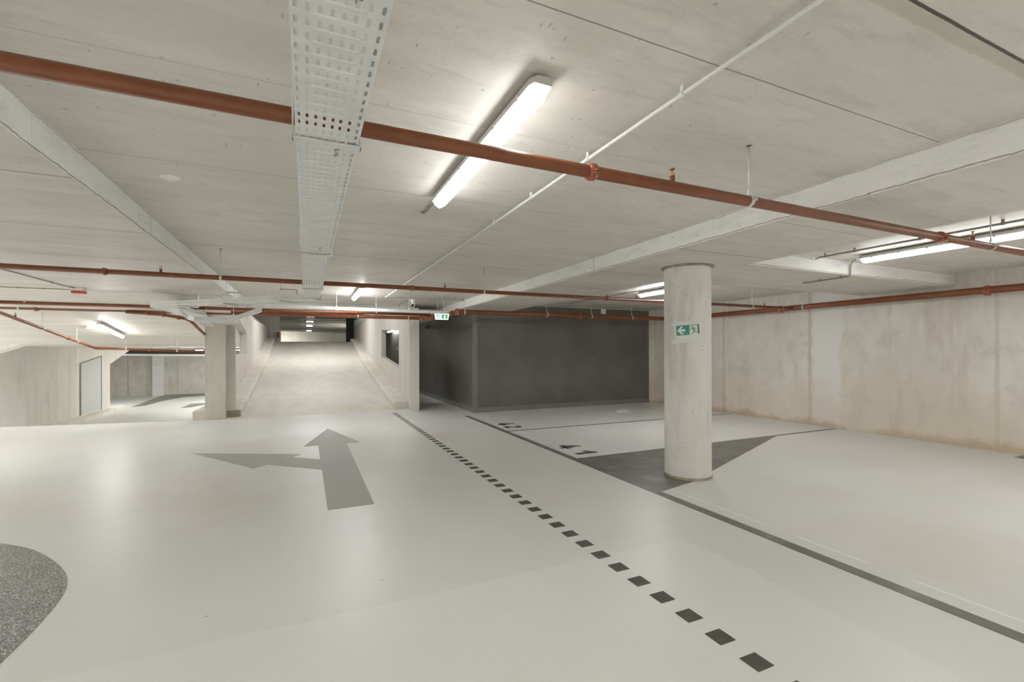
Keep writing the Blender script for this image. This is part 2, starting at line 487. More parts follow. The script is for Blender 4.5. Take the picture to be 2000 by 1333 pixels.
# dark partition
BX, BY, BR = 3.71, 10.57, 9.13
struct('wall_back', MB().box(BR, WX, BY, BY + .3, 0, ZC), 'wall')
pt = MB()
pt.box(BX + .02, BR - .02, BY + .015, BY + .10, .02, ZC)
pt.box(BX + .015, BX + .10, BY + .10, 24, .02, ZL)
po = struct('wall_partition', pt, 'panel', label='dark olive black panelled storage room walls', cat='wall')
tr = MB()
tr.box(BX, BX + .11, BY, BY + .11, 0, ZL)
tr.box(BR - .05, BR, BY, BY + .05, 0, ZC)
struct('trim_1', tr, 'panel_trim')
bb = MB()
bb.box(BX + .11, BR - .05, BY, BY + .03, 0, .12)
bb.box(BX, BX + .03, BY + .11, 24, 0, .12)
struct('baseboard_partition', bb, 'panel_trim')
# ramp walls
rw = MB()
def wall_hole(mb, x0, x1, y0, y1, zt, hole):
    """wall in the plane x with a four-sided opening; hole = [(y,z)*4] from low near, low far, high far, high near"""
    out = [(y0, -1.0), (y1, -1.0), (y1, zt), (y0, zt)]
    P = out + hole
    vs = [(x0, a, b) for a, b in P] + [(x1, a, b) for a, b in P]
    fs = []
    for i in range(4):
        j = (i + 1) % 4
        fs += [(i, j, 4 + j, 4 + i), (8 + i, 12 + i, 12 + j, 8 + j), (i, 8 + i, 8 + j, j), (4 + i, 4 + j, 12 + j, 12 + i)]
    mb.add(vs, fs)
wall_hole(rw, 2.45, 2.60, 12.05, 27.5, 2.95, [(13.5, 1.01), (16.87, 1.32), (16.87, 2.27), (13.5, 2.13)])
rw.box(2.48, 2.60, 11.85, 12.05, 0, 2.6)
rw.box(2.44, 2.60, 11.53, 11.85, 0, 2.6)
rw.box(2.40, 2.60, 11.66, 11.78, 0, 2.6)
struct('wall_ramp_right', rw, 'rampwall')
rl = MB()
P = [(12.2, -1.0), (27, -1.0), (27, 2.78), (12.2, 2.60)]
hp = [(13.42, 1.42), (16.94, 1.46), (16.94, 2.13), (14.9, 2.50), (13.42, 2.42)]
vs = [(x, a, b) for x in (-1.75, -1.95) for a, b in P + hp]
fs = []
for o, flip in ((0, 0), (9, 1)):
    for f in [(0, 1, 5, 4), (1, 2, 6, 5), (2, 3, 7), (2, 7, 6), (3, 8, 7), (3, 0, 4, 8)]:
        fs.append(tuple(i + o for i in (reversed(f) if flip else f)))
for i in range(5):
    j = (i + 1) % 5
    fs.append((4 + i, 4 + j, 13 + j, 13 + i))
for i in range(4):
    j = (i + 1) % 4
    fs.append((i, 9 + i, 9 + j, j))
rl.add(vs, fs)
struct('wall_ramp_left', rl, 'rampwall')
# slab edge with slots above the right ramp wall
se = MB()
se.box(2.45, 2.60, 12.4, 30, 2.97, 3.10)
se.box(2.45, 2.60, 12.4, 30, 3.17, 3.26)
for k in range(36):
    y = 12.6 + k * .48
    se.box(2.46, 2.59, y, y + .27, 3.10, 3.17)
struct('trim_2', se, 'beam')
# curved left wall by the way down
path = [(-16, 16.2), (-10.5, 17.0), (-9.2, 17.4), (-8.4, 17.9), (-7.7, 18.6), (-7.3, 19.4), (-7.14, 20.3), (-7.14, 23.2)]
lw = MB()
for (xa, ya), (xb, yb) in zip(path, path[1:]):
    d = Vector((xb - xa, yb - ya)).normalized(); nx, ny = -d.y * .3, d.x * .3
    lw.add([(xa, ya, -.95), (xb, yb, -.95), (xb, yb, 1.72), (xa, ya, 1.72), (xa + nx, ya + ny, -.95), (xb + nx, yb + ny, -.95), (xb + nx, yb + ny, 1.72), (xa + nx, ya + ny, 1.72)],
           [(0, 1, 2, 3), (4, 7, 6, 5), (0, 3, 7, 4), (1, 5, 6, 2), (3, 2, 6, 7)])
lw.prism([(23.2, 1.03), (25.6, 1.64), (23.2, 1.64)], -7.44, -7.14, 'x')
struct('wall_curved', lw, 'leftwall')
struct('wall_far', MB().box(-16, -1.95, 31.6, 31.9, -.9, 1.30), 'farwall')
st = MB()
st.prism([(-11.0, 1.86), (-6.2, 1.745), (-6.28, 1.70), (-6.52, 1.60), (-6.80, 1.49), (-11.0, .95)], 14.9, 15.35, 'y')
struct('trim_3', st, 'leftwall')
struct('wall_far_column', MB().box(-7.78, -7.30, 31.25, 31.6, -.9, 1.30), 'beam')
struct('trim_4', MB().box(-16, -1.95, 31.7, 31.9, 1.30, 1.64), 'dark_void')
struct('wall_side', MB().box(-16.3, -16, 12, 32, -.9, 1.7), 'farwall')
# corridor end, closing walls over the ramp void and the upper deck
struct('wall_corridor_end', MB().box(2.6, 3.9, 24, 24.2, 0, ZC), 'rampwall')
up = MB()
up.box(-4.2, -4.0, 12.4, 66, 2.0, 4.3); up.box(6, 6.2, 12.4, 66, 2.0, 4.3)
up.box(-4.2, 6.2, 66, 66.3, 1.9, 4.3)
up.box(-4.2, 6.2, 12.2, 12.4, 2.69, 4.3)
struct('wall_upper', up, 'leftwall')
pf = MB()
pf.box(-4, -1.28, 27.0, 27.25, 2.01, 4.0)
struct('wall_portal', pf, 'rampwall')
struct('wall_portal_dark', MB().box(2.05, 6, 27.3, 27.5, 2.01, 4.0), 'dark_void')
cu = MB()
cu.box(-4.2, 6.2, 12.2, 27.2, 4.2, 4.4)
cu.box(-4.2, 6.2, 27.2, 66.3, 4.0, 4.4)
struct('ceiling_upper', cu, 'joist')
for k in range(13):
    y = 34 + k * 2.3
    struct('ceiling_joist', MB().box(-4, 6, y, y + .12, 3.94, 4.0), 'joist')

# curbs
def curb(name, pts, w, h, side, mat='curb'):
    """kerb that follows the slope with a rounded inner edge"""
    mb = MB()
    sec = [(0, -.1), (0, h), (w * .86, h), (w * .95, h * .90), (w, h * .70), (w, -.1)]
    n = len(sec); vs = []; fs = []
    for x, y, z in pts:
        for a, b in sec:
            vs.append((x + side * a, y, z + b))
    for i in range(len(pts) - 1):
        for k in range(n):
            fs.append((i * n + k, i * n + (k + 1) % n, (i + 1) * n + (k + 1) % n, (i + 1) * n + k))
    fs += [tuple(range(n)), tuple(range((len(pts) - 1) * n, len(pts) * n))]
    mb.add(vs, fs)
    return struct(name, mb, mat)
c1 = curb('ramp_curb', [(-1.75, y, ramp_z(y)) for y in (12.2, 13.2, 14.4, 15.5, 17, 20.8, 23.6, 24.6, 25.2)], .37, .17, 1)
c1['label'] = 'low concrete curb along left side of the ramp'; c1['category'] = 'curb'
c2 = curb('ramp_curb', [(2.45, y, ramp_z(y)) for y in (12.15, 12.5, 13.2, 14.4, 15.5, 17, 20.8, 23.6, 24.6, 25.2)], .37, .17, -1)
c2['label'] = 'low rounded concrete curb along right side of the ramp'; c2['category'] = 'curb'
struct('trim_5', MB().box(-1.74, -1.385, 12.17, 12.205, 0, .165), 'curb_end')
c3 = struct('curb_block', MB().prism([(-1.98, 12.45), (-2.36, 12.45), (-2.36, 15.5), (-1.98, 15.5)], -.4, .15), 'curb')
c3['label'] = 'short curb block left of the square column'; c3['category'] = 'curb'
cc = MB()
cp = [(-8.25, 17.75), (-7.55, 18.4), (-7.12, 19.3), (-6.95, 20.3), (-6.95, 24.2)]
for (xa, ya), (xb, yb) in zip(cp, cp[1:]):
    d = Vector((xb - xa, yb - ya)).normalized(); nx, ny = -d.y * .25, d.x * .25
    cc.add([(xa, ya, -.9), (xb, yb, -.9), (xb, yb, -.74), (xa, ya, -.74), (xa + nx, ya + ny, -.9), (xb + nx, yb + ny, -.9), (xb + nx, yb + ny, -.70), (xa + nx, ya + ny, -.70)],
           [(0, 1, 2, 3), (4, 7, 6, 5), (0, 3, 7, 4), (1, 5, 6, 2), (3, 2, 6, 7)])
struct('curved_curb', cc, 'curb')
# the lip where the floor breaks to the way down
# door in the curved wall
dr = MB()
dr.add([(-7.13, 20.58, -.67), (-7.13, 22.31, -.66), (-7.13, 22.31, 1.344), (-7.13, 20.58, 1.094), (-7.19, 20.58, -.67), (-7.19, 22.31, -.66), (-7.19, 22.31, 1.344), (-7.19, 20.58, 1.094)],
       [(0, 1, 2, 3), (4, 7, 6, 5), (0, 3, 7, 4), (1, 5, 6, 2), (3, 2, 6, 7), (0, 4, 5, 1)])
d1 = struct('door_1', dr, 'door')
df = MB()
df.box(-7.135, -7.11, 20.52, 20.58, -.68, 1.09); df.box(-7.135, -7.115, 22.31, 22.34, -.68, 1.35)
df.add([(-7.11, 20.52, 1.09), (-7.11, 22.34, 1.352), (-7.11, 22.34, 1.38), (-7.11, 20.52, 1.12), (-7.14, 20.52, 1.09), (-7.14, 22.34, 1.352), (-7.14, 22.34, 1.38), (-7.14, 20.52, 1.12)],
       [(0, 1, 2, 3), (4, 7, 6, 5), (0, 3, 7, 4), (1, 5, 6, 2), (3, 2, 6, 7), (0, 4, 5, 1)])
df.build('door_frame', M['grey_conduit'], d1)

# ------------------------------------------------------------------ columns
cx, cy, cr = 4.188, 4.172, .267
col = thing('round_column', 'round pale concrete column with taped exit sign at eye height', 'column', (cx, cy, 0))
m = MB()
zs = [0, .03, .5, 1, 1.5, 2, 2.46, 2.5]
m.lathe([(cr + .004, 0), (cr, .03)] + [(cr, z) for z in zs[2:6]] + [(cr, 2.49)], (cx, cy, 0), 64)
m.build('shaft', M['column'], col)
m = MB(); m.lathe([(cr, 2.478), (cr + .02, 2.484), (cr + .035, 2.499), (cr, 2.4995)], (cx, cy, 0), 64)
m.build('grout_collar', M['curb_end'], col)
m = MB(); m.lathe([(cr + .007, .0), (cr + .007, .012), (cr + .003, .03), (cr - .002, .034)], (cx, cy, 0), 64)
m.build('foot_ring', M['curb_end'], col)
sqc = MB()
sqc.box(-2.05, -1.66, 12.02, 12.36, 0, 2.13); sqc.box(-1.68, -1.5, 12.24, 12.40, 0, 2.5)
sq = sqc.build('square_column', M['pillar'])
tag(sq, 'square concrete column standing left of the ramp foot', 'column')

# exit sheet wrapped on the round column
fa = math.atan2(-cy, -cx)                     # towards the camera
TL = math.radians(4.0)
def on_col(poly_list, off, mat, name, parent, sub=.012):
    b = bmesh.new()
    for poly in poly_list:
        vs = [b.verts.new((x, 0, z)) for x, z in poly]
        b.faces.new(vs)
    x = -.24
    while x < .26:
        g = b.verts[:] + b.edges[:] + b.faces[:]
        bmesh.ops.bisect_plane(b, geom=g, plane_co=(x, 0, 0), plane_no=(1, 0, 0))
        x += sub
    z0 = 1.722
    for v in b.verts:
        s_, z_ = v.co.x, v.co.z
        sx = s_ * math.cos(TL) - z_ * math.sin(TL); szz = s_ * math.sin(TL) + z_ * math.cos(TL)
        a = fa + (sx + .012) / cr
        v.co = Vector((cx + (cr + off) * math.cos(a), cy + (cr + off) * math.sin(a), z0 + szz))
    bmesh.ops.recalc_face_normals(b, faces=b.faces[:])
    mb = MB(); b.verts.ensure_lookup_table(); b.verts.index_update()
    mb.add([v.co.copy() for v in b.verts], [[v.index for v in f.verts] for f in b.faces])
    b.free()
    o = mb.build(name, M[mat], parent, thick=.0006)
    return o
def rect(a, b, c, d): return [(a, c), (b, c), (b, d), (a, d)]
sg = thing('exit_sheet', 'paper sheet with green exit arrow and running figure taped on round column', 'sign',
           (cx + (cr + .002) * math.cos(fa), cy + (cr + .002) * math.sin(fa), 1.6))
on_col([rect(-.148, .148, -.108, .10)], .0015, 'paper', 'paper', sg)
on_col([rect(-.20, .205, .078, .118)], .003, 'tape', 'tape_strip', sg)
on_col([rect(-.20, .205, -.128, -.088)], .003, 'tape', 'tape_strip', sg)
gy0, gy1 = -.040, .075
on_col([rect(-.135, .012, gy0, gy1)], .0025, 'green', 'green_field', sg)
on_col([[(-.125, .017), (-.078, .063), (-.05, .063), (-.082, .031), (-.035, .031), (-.035, .003), (-.082, .003), (-.05, -.029), (-.078, -.029)]], .0035, 'paper', 'arrow', sg)
def circ(x, z, r, n=12): return [(x + r * math.cos(2 * PI * k / n), z + r * math.sin(2 * PI * k / n)) for k in range(n)]
def bar(x0, z0, x1, z1, wd):
    d = Vector((x1 - x0, z1 - z0)).normalized() * wd / 2
    return [(x0 - d.y, z0 + d.x), (x0 + d.y, z0 - d.x), (x1 + d.y, z1 - d.x), (x1 - d.y, z1 + d.x)]
on_col([rect(.100, .122, gy0 + .006, gy1), rect(.012, .100, gy1 - .006, gy1)], .0025, 'green_dark', 'doorway', sg)
on_col([circ(.042, .053, .0085), bar(.05, .04, .064, .002, .017), bar(.047, .036, .033, .022, .007), bar(.033, .022, .012, .022, .006),
        bar(.058, .038, .074, .034, .007), bar(.074, .034, .083, .020, .006),
        bar(.060, .006, .052, -.014, .009), bar(.052, -.014, .038, -.036, .008), bar(.064, .004, .072, -.012, .009), bar(.072, -.012, .098, -.012, .008)],
       .003, 'green_dark', 'running_figure', sg)

# ------------------------------------------------------------------ floor paint
def decal(name, poly, mat, label, cat='floor marking', group=None, z=.003, h=.0):
    o = MB().prism(poly, h, h + z).build(name, M[mat])
    return tag(o, label, cat, group)
decal('direction_arrow', [(.373, 9.617), (.81, 7.97), (.597, 7.97), (.605, 4.672), (.18, 4.675), (.175, 6.31), (-.48, 6.903), (-.626, 6.736), (-1.55, 8.14), (-.076, 7.383), (-.187, 7.221), (.168, 6.92), (.168, 7.97), (-.05, 7.97)],
      'paint_arrow', 'grey painted arrow pointing both straight on and left')
circ_p = []
R0 = (-2.25, 4.15)
arc = [(-1.354, 3.0), (-1.354, 3.46), (-1.39, 3.78), (-1.47, 4.02), (-1.60, 4.26), (-1.78, 4.52), (-1.98, 4.75), (-2.25, 4.96), (-2.6, 5.1), (-3.1, 5.15), (-3.6, 4.9), (-3.9, 4.3), (-3.9, 3.0), (-3.7, 1.4), (-3.2, .8), (-2.2, .8), (-1.6, 1.5), (-1.42, 2.3)]
def smooth_loop(p, m=5):
    o = []
    n_ = len(p)
    for i in range(n_):
        a, b, c, d = [Vector(p[(i + k) % n_]) for k in (-1, 0, 1, 2)]
        for q in range(m):
            t_ = q / m
            o.append(tuple(.5 * ((2 * b) + (c - a) * t_ + (2 * a - 5 * b + 4 * c - d) * t_ ** 2 + (3 * b - a - 3 * c + d) * t_ ** 3)))
    return o
decal('rounded_floor_mark', smooth_loop(arc), 'paint_round', 'dark glittering rounded paint patch on floor at left edge')
bl = MB()
bl.prism([(3.335, -4.5), (3.44, -4.5), (3.44, 3.80), (3.335, 3.80)], 0, .003)
bl.prism([(3.335, 3.80), (3.335, 5.46), (3.44, 5.46), (3.44, 3.80)], 0, .003)
bl.prism([(3.335, 5.46), (3.335, 10.2), (3.44, 10.1), (3.44, 5.46)], 0, .003)
tag(bl.build('bay_front_line', M['paint_bay']), 'long grey line separating the drive lane from the parking bays', 'floor marking')
decal('bay_divider_line', [(3.44, 7.84), (9.2, 7.77), (9.2, 7.83), (3.44, 7.90)], 'paint_bay', 'thin grey line between parking bays 42 and 41')
decal('bay_divider_wedge', [(3.44, 5.46), (7.5, 5.49), (9.29, 5.40), (9.29, 5.47), (7.5, 5.54), (7.5, 5.46), (3.44, 5.46)][:1] + [(3.44, 5.46), (9.2, 5.50), (9.2, 5.43), (7.51, 5.43), (4.0, 3.93), (3.44, 3.80)][1:],
      'paint_bay', 'grey wedge-shaped marking around the foot of round column')
decal('bay_corner_mark', [(9.0, 2.96), (9.29, 2.96), (9.29, 1.2), (8.6, 1.2)], 'paint_bay', 'dark marking by right wall at the picture edge')
# numbers: u runs toward -Y, v toward +X
def digit(name, polys, u0, v0, label):
    mb = MB()
    for p in polys:
        mb.prism([(v0 + v, u0 - u) for u, v in p], 0, .003)
    return tag(mb.build(name, M['paint_black']), label, 'number')
four = [[(.00, .10), (.12, .36), (.19, .36), (.09, .14), (.09, .10)], [(.00, .06), (.26, .06), (.26, .14), (.00, .14)], [(.13, .00), (.20, .00), (.20, .24), (.13, .24)]]
one = [[(.09, .0), (.18, .0), (.18, .35), (.12, .35), (.09, .31)], [(.09, .31), (.0, .24), (.0, .17), (.09, .22)]]
two = [[(.0, .0), (.24, .0), (.24, .07), (.0, .07)], [(.0, .07), (.09, .07), (.24, .20), (.16, .22)], [(.16, .21), (.24, .19), (.25, .28), (.18, .34), (.14, .27)], [(.18, .34), (.07, .34), (.02, .27), (.08, .24), (.14, .27)]]
def number(a, b, u0, v0, txt, la, gap):
    t = thing('bay_number', la, 'floor number', (v0, u0, 0))
    for k, (g, nm) in enumerate(((a, txt[0]), (b, txt[1]))):
        mb = MB()
        for p in g:
            mb.prism([(v0 + v, u0 - k * gap - u) for u, v in p], 0, .003)
        mb.build('digit', M['paint_black'], t)
number(four, one, 6.32, 3.58, '41', 'black stencilled bay number reading 41 beside the grey wedge marking', .48)
number(four, two, 8.79, 3.56, '42', 'black stencilled bay number reading 42 nearest the dark storage wall', .39)
sqm = MB().prism([(1.918, 1.479), (2.024, 1.479), (2.024, 1.583), (1.918, 1.583)], 0, .003).build('lane_square', M['paint_black'])
tag(sqm, 'small black painted square in the dotted lane line', 'floor marking', 'black squares of the dotted lane line')
dash = [sqm]
for k in range(-1, 47):
    if k == 0: continue
    d = sqm.copy(); C.objects.link(d); d.location.y = sqm.location.y + k * .2132; d.location.x -= k * .0004
    dash.append(d)
decal('curved_lane_mark', [(-7.0, 25.1), (-6.6, 25.6), (-6.5, 27.5), (-6.0, 29.5), (-3.5, 31.0), (-3.5, 31.6), (-7.2, 31.6), (-7.3, 30.5)], 'paint_low', 'grey curved marking on lower floor before the far wall', h=-.9)
decal('lower_lane_mark', [(-4.95, 23.9), (-4.60, 23.9), (-4.2, 24.9), (-3.4, 25.4), (-3.4, 25.9), (-4.9, 25.6)], 'paint_low', 'small grey arrow mark on lower floor behind square column', h=-.9)

# ------------------------------------------------------------------ sprinkler pipes
def coupling(parent, p, axis, r):
    """grooved clamp: two shells with ears and bolts"""
    d = Vector(axis).normalized(); p = Vector(p)
    mb = MB()
    mb.tube([p - d * r * .75, p - d * r * .62, p - d * r * .2, p + d * r * .2, p + d * r * .62, p + d * r * .75], [r * 1.02, r * 1.28, r * 1.38, r * 1.38, r * 1.28, r * 1.02], 20)
    side = d.cross(Vector((0, 0, 1))).normalized()
    if side.length < .1: side = Vector((1, 0, 0))
    side = (side + Vector((0, 0, -.35))).normalized()
    for s_ in (1, -1):
        q = p + side * s_ * r * 1.55
        mb.tube([q - Vector((0, 0, r * .42)), q - Vector((0, 0, r * .1))], r * .42, 10)
        mb.tube([q + Vector((0, 0, r * .1)), q + Vector((0, 0, r * .42))], r * .42, 10)
        mb.tube([p + side * s_ * r * 1.1, q], r * .34, 8)
    o = mb.build('coupling', M['clamp_red'], parent)
    for s_ in (1, -1):
        bo = MB()
        q = p + side * s_ * r * 1.55
        bo.tube([q - Vector((0, 0, r * 1.0)), q + Vector((0, 0, r * .62))], r * .13, 8)
        bo.tube([q - Vector((0, 0, r * .75)), q - Vector((0, 0, r * .45))], r * .25, 6, smooth=False)
        bo.build('bolt', M['brass'], o)
    return o
def sprinkler(parent, p, r, s=1.0):
    p = Vector(p)
    mb = MB(); z = Vector((0, 0, 1))
    mb.tube([p + z * r * .7, p + z * (r + .028 * s)], .0135 * s, 14)
    st = mb.build('sprinkler_stub', M['pipe'], parent)
    hd = MB(); b = p + z * (r + .028 * s)
    hd.tube([b, b + z * .008 * s], .013 * s, 12)
    for q in (-1, 1):
        hd.tube([b + Vector((q * .011, 0, .008)) * s, b + Vector((q * .011, 0, .022)) * s, b + Vector((q * .004, 0, .036)) * s], .0022 * s, 8)
    hd.tube([b + z * .008 * s, b + z * .030 * s], .003 * s, 8)
    hd.lathe([(.001, .036 * s), (.014 * s, .036 * s), (.0155 * s, .0345 * s), (.0155 * s, .038 * s), (.001, .040 * s)], b, 16)
    hd.build('sprinkler_head', M['brass'], st)
def hanger(parent, p, axis, r, ztop, white=True):
    p = Vector(p); d = Vector(axis).normalized()
    h = MB()
    h.tube([p + Vector((0, 0, r * 1.25)), Vector((p.x, p.y, ztop))], .0052 if r < .04 else .007, 10)
    h.lathe([(.018, ztop - p.z - .006), (.018, ztop - p.z), (.001, ztop - p.z)], p, 12)
    h.tube([p + Vector((0, 0, r * 1.2)), p + Vector((0, 0, r * 1.2 + .028))], .009, 6, smooth=False)
    o = h.build('hanger_rod', M['zinc'], parent)
    c = MB()
    c.tube([p - d * .012, p + d * .012], r * 1.1, 20, smooth=True)
    sd = d.cross(Vector((0, 0, 1))).normalized()
    for s_ in (1, -1):
        q = p + sd * s_ * r * 1.25
        c.box(q.x - .011, q.x + .011, q.y - .011, q.y + .011, q.z - .006, q.z + .006)
    c.build('pipe_clamp', M['zinc'], o)
def arc_pts(a, b, c, r, n=6):
    """corner b rounded with radius r"""
    a, b, c = Vector(a), Vector(b), Vector(c)
    u = (a - b).normalized(); v = (c - b).normalized()
    return [b + u * r * (1 - t) ** 2 + v * r * t ** 2 for t in [k / n for k in range(n + 1)]]

def pipe_thing(label, pts, r, couplings=(), sprinklers=(), hangers=(), axis=(1, 0, 0), name='sprinkler_pipe'):
    t = thing(name, label, 'pipe', pts[0])
    MB().tube(pts, r, 24).build('pipe_run', M['pipe'], t)
    for p, ax in couplings: coupling(t, p, ax, r)
    for p in sprinklers: sprinkler(t, p, r)
    for p, zt in hangers: hanger(t, p, axis, r, zt)
    return t
X = (1, 0, 0); Y = (0, 1, 0)
ZP = 2.365
pipe_thing('red-brown sprinkler pipe crossing nearest overhead', [(-5.5, 1.86, ZP), (9.0, 1.86, ZP)], .030,
           [((1.257, 1.86, ZP), X), ((4.424, 1.86, ZP), X), ((-3.5, 1.86, ZP), X)], [(1.765, 1.86, ZP), (4.933, 1.86, ZP), (-2.2, 1.86, ZP)],
           [((2.343, 1.86, ZP), ZC), ((5.232, 1.86, ZP), ZC)])
pipe_thing('red-brown sprinkler pipe crossing under mid ceiling, second from camera', [(-5.9, 6.17, ZP - .01), (9.0, 6.17, ZP - .01)], .028,
           [((-1.942, 6.17, ZP - .01), X), ((1.299, 6.17, ZP - .01), X), ((4.46, 6.17, ZP - .01), X), ((8.7, 6.17, ZP - .01), X)],
           [(-1.457, 6.17, ZP - .01), (1.753, 6.17, ZP - .01), (5.063, 6.17, ZP - .01), (8.194, 6.17, ZP - .01)],
           [((-.896, 6.17, ZP - .01), ZC), ((2.327, 6.17, ZP - .01), ZL if 0 else ZC), ((7.849, 6.17, ZP - .01), ZC)])
pipe_thing('thin red-brown pipe running beside thicker main before the ramp', [(-6.4, 10.4, ZP - .028), (2.62, 10.4, ZP - .02)], .030,
           [((.975, 10.4, ZP - .005), X), ((-1.747, 10.4, ZP - .005), X)], [(-.2, 10.4, ZP - .005)], [((-4.316, 10.4, ZP - .005), 2.36 + .14), ((1.402, 10.4, ZP - .005), ZC)])
pipe_thing('thick red-brown main crossing in front of the ramp', [(-7.2, 10.9, 2.30)] + arc_pts((-7.2, 10.9, 2.30), (2.62, 10.9, 2.30), (2.95, 9.75, 2.34), .12) + [(2.93, 9.8, 2.345)], .043,
           [((-4.382, 10.9, 2.30), X), ((2.50, 10.9, 2.30), X), ((2.70, 10.6, 2.30), (.28, -1, .05)), ((2.93, 9.78, 2.345), (.28, -1, .05))], [], [((-4.611, 10.9, 2.30), 2.40), ((1.066, 10.9, 2.30), ZC), ((2.2, 10.9, 2.30), ZC)])
t = thing('sprinkler_pipe', 'thick red-brown main in front of dark storage wall turning along right wall', 'pipe', (2.95, 9.6, ZP))
MB().tube([(2.95, 9.6, ZP), (2.96, 9.6, ZP)] + arc_pts((3, 9.6, ZP), (9.06, 9.6, ZP), (9.06, 8, ZP), .15) + [(9.06, -4.5, ZP + .01)], .053, 24).build('pipe_run', M['pipe'], t)
for p, ax in (((3.0, 9.6, ZP), X), ((6.131, 9.6, ZP), X), ((9.06, 9.2, ZP), Y), ((9.06, 3.26, ZP), Y), ((9.06, 6.45, ZP), Y)):
    coupling(t, p, ax, .053)
for p, zt in (((3.164, 9.6, ZP), ZC), ((5.216, 9.6, ZP), ZC), ((6.475, 9.6, ZP), ZC), ((7.725, 9.6, ZP), ZC)):
    hanger(t, p, X, .053, zt)
for p, zt in (((9.06, 5.959, ZP), ZC), ((9.06, .5, ZP), ZC)):
    hanger(t, p, Y, .053, zt)
for p in ((4.876, 9.6, ZP), (8.077, 9.6, ZP)): sprinkler(t, p, .053, .8)
# pipes going down with the sloping ceiling
def p4z(y): return 2.145 - .15 * (y - 9.96)
t = thing('sprinkler_pipe', 'thin red-brown pipe sloping down under left ceiling to far end', 'pipe', (-4.45, 5.5, 2.3))
MB().tube([(-4.45, 6.5, 2.33), (-4.45, 8.6, 2.33), (-4.45, 9.96, p4z(9.96)), (-4.45, 13.5, p4z(13.5)), (-4.40, 13.62, 1.60), (-4.25, 13.66, 1.60), (-1.97, 13.66, 1.49)], .027, 16).build('pipe_run', M['pipe'], t)
for y in (12.3,): coupling(t, (-4.45, y, p4z(y)), (0, 1, -.15), .027)
coupling(t, (-4.36, 13.63, 1.60), X, .027); coupling(t, (-3.45, 13.66, 1.565), X, .027)
for y in (11.28, 12.664): hanger(t, (-4.45, y, p4z(y)), (0, 1, -.15), .027, sz(y) + .0)
sprinkler(t, (-4.45, 10.414, p4z(10.414)), .027)
hanger(t, (-3.9, 13.66, 1.58), X, .027, sz(13.66)); hanger(t, (-2.9, 13.66, 1.535), X, .027, sz(13.66))
t = thing('sprinkler_pipe', 'short red-brown branch pipe sloping down behind cable tray corner', 'pipe', (-2.9, 10.9, 2.26))
MB().tube([(-3.1, 10.86, 2.26), (-2.5, 10.75, 2.22), (-2.12, 10.65, 2.15), (-2.06, 10.8, 2.10), (-2.06, 11.9, 1.92), (-2.06, 12.02, 1.90)], .030, 16).build('pipe_run', M['pipe'], t)
for p in ((-2.75, 10.8, 2.245), (-2.5, 10.75, 2.22), (-2.25, 10.69, 2.17)): coupling(t, p, (1, -.2, -.1), .030)
hanger(t, (-2.06, 11.3, 2.02), Y, .03, sz(11.3))
# far white service pipes
tag(MB().tube([(-5.9, 18, 1.60), (-1.97, 18, 1.60)], .03, 12).build('service_pipe', M['white_pipe']), 'thin white pipe under low far ceiling', 'pipe')
tag(MB().tube([(-8.2, 26, 1.40), (-1.97, 26, 1.34)], .045, 12).build('service_pipe', M['white_pipe']), 'white horizontal pipe along top of far left wall', 'pipe')
tag(MB().box(-8.6, -1.97, 27, 27.6, 1.46, 1.60).build('slit', M['dark_void']), 'black duct above the far left wall', 'slit')  # black box standing in for a dark gap

# ------------------------------------------------------------------ cable trays
x0, x1, tz = -.032, .172, 2.247
yE = 6.86
tr = thing('cable_tray', 'long perforated galvanised cable tray running overhead along the lane', 'cable tray', ((x0 + x1) / 2, 3, tz))
W = x1 - x0
cols = [W * q for q in (.055, .175, .30, .425, .55, .665, .80, .935)]
segs = [(-1.2, 1.76), (1.76, 2.93), (2.93, 3.80), (3.80, 5.95), (5.95, yE)]
for a, b in segs:
    mb = MB()
    L = b - a - .002
    mb.slot_plate((x0, a, tz), Y, X, L, W, .05, cols, .027, .0085)
    mb.slot_plate((x0, a, tz), Y, (0, 0, 1), L, .058, .05, [.030], .026, .009)
    mb.slot_plate((x1, a, tz), Y, (0, 0, 1), L, .058, .05, [.030], .026, .009)
    for s_, xx in ((1, x0), (-1, x1)):
        mb.box(min(xx, xx + s_ * .008), max(xx, xx + s_ * .008), a, b - .002, tz + .056, tz + .060)
    mb.build('tray_section', M['tray'], tr, thick=.0012)
rb = MB()
y = .7
while y < 3.8:
    xa, xb = x0 + W * .22, x0 + W * .76
    o = []; i_ = []
    for k in range(14):
        q = 2 * PI * k / 14
        ex = xb - .006 if math.cos(q) > 0 else xa + .006
        o.append((ex + .006 * math.cos(q), y + .0065 * math.sin(q), tz - .0006)); i_.append((ex + .003 * math.cos(q), y + .0035 * math.sin(q), tz - .0030))
    rb.add(o + i_, [(k, (k + 1) % 14, 14 + (k + 1) % 14, 14 + k) for k in range(14)] + [tuple(range(14, 28))], True)
    y += .05
rb.build('pressed_rib', M['tray'], tr)['kind'] = 'stuff'
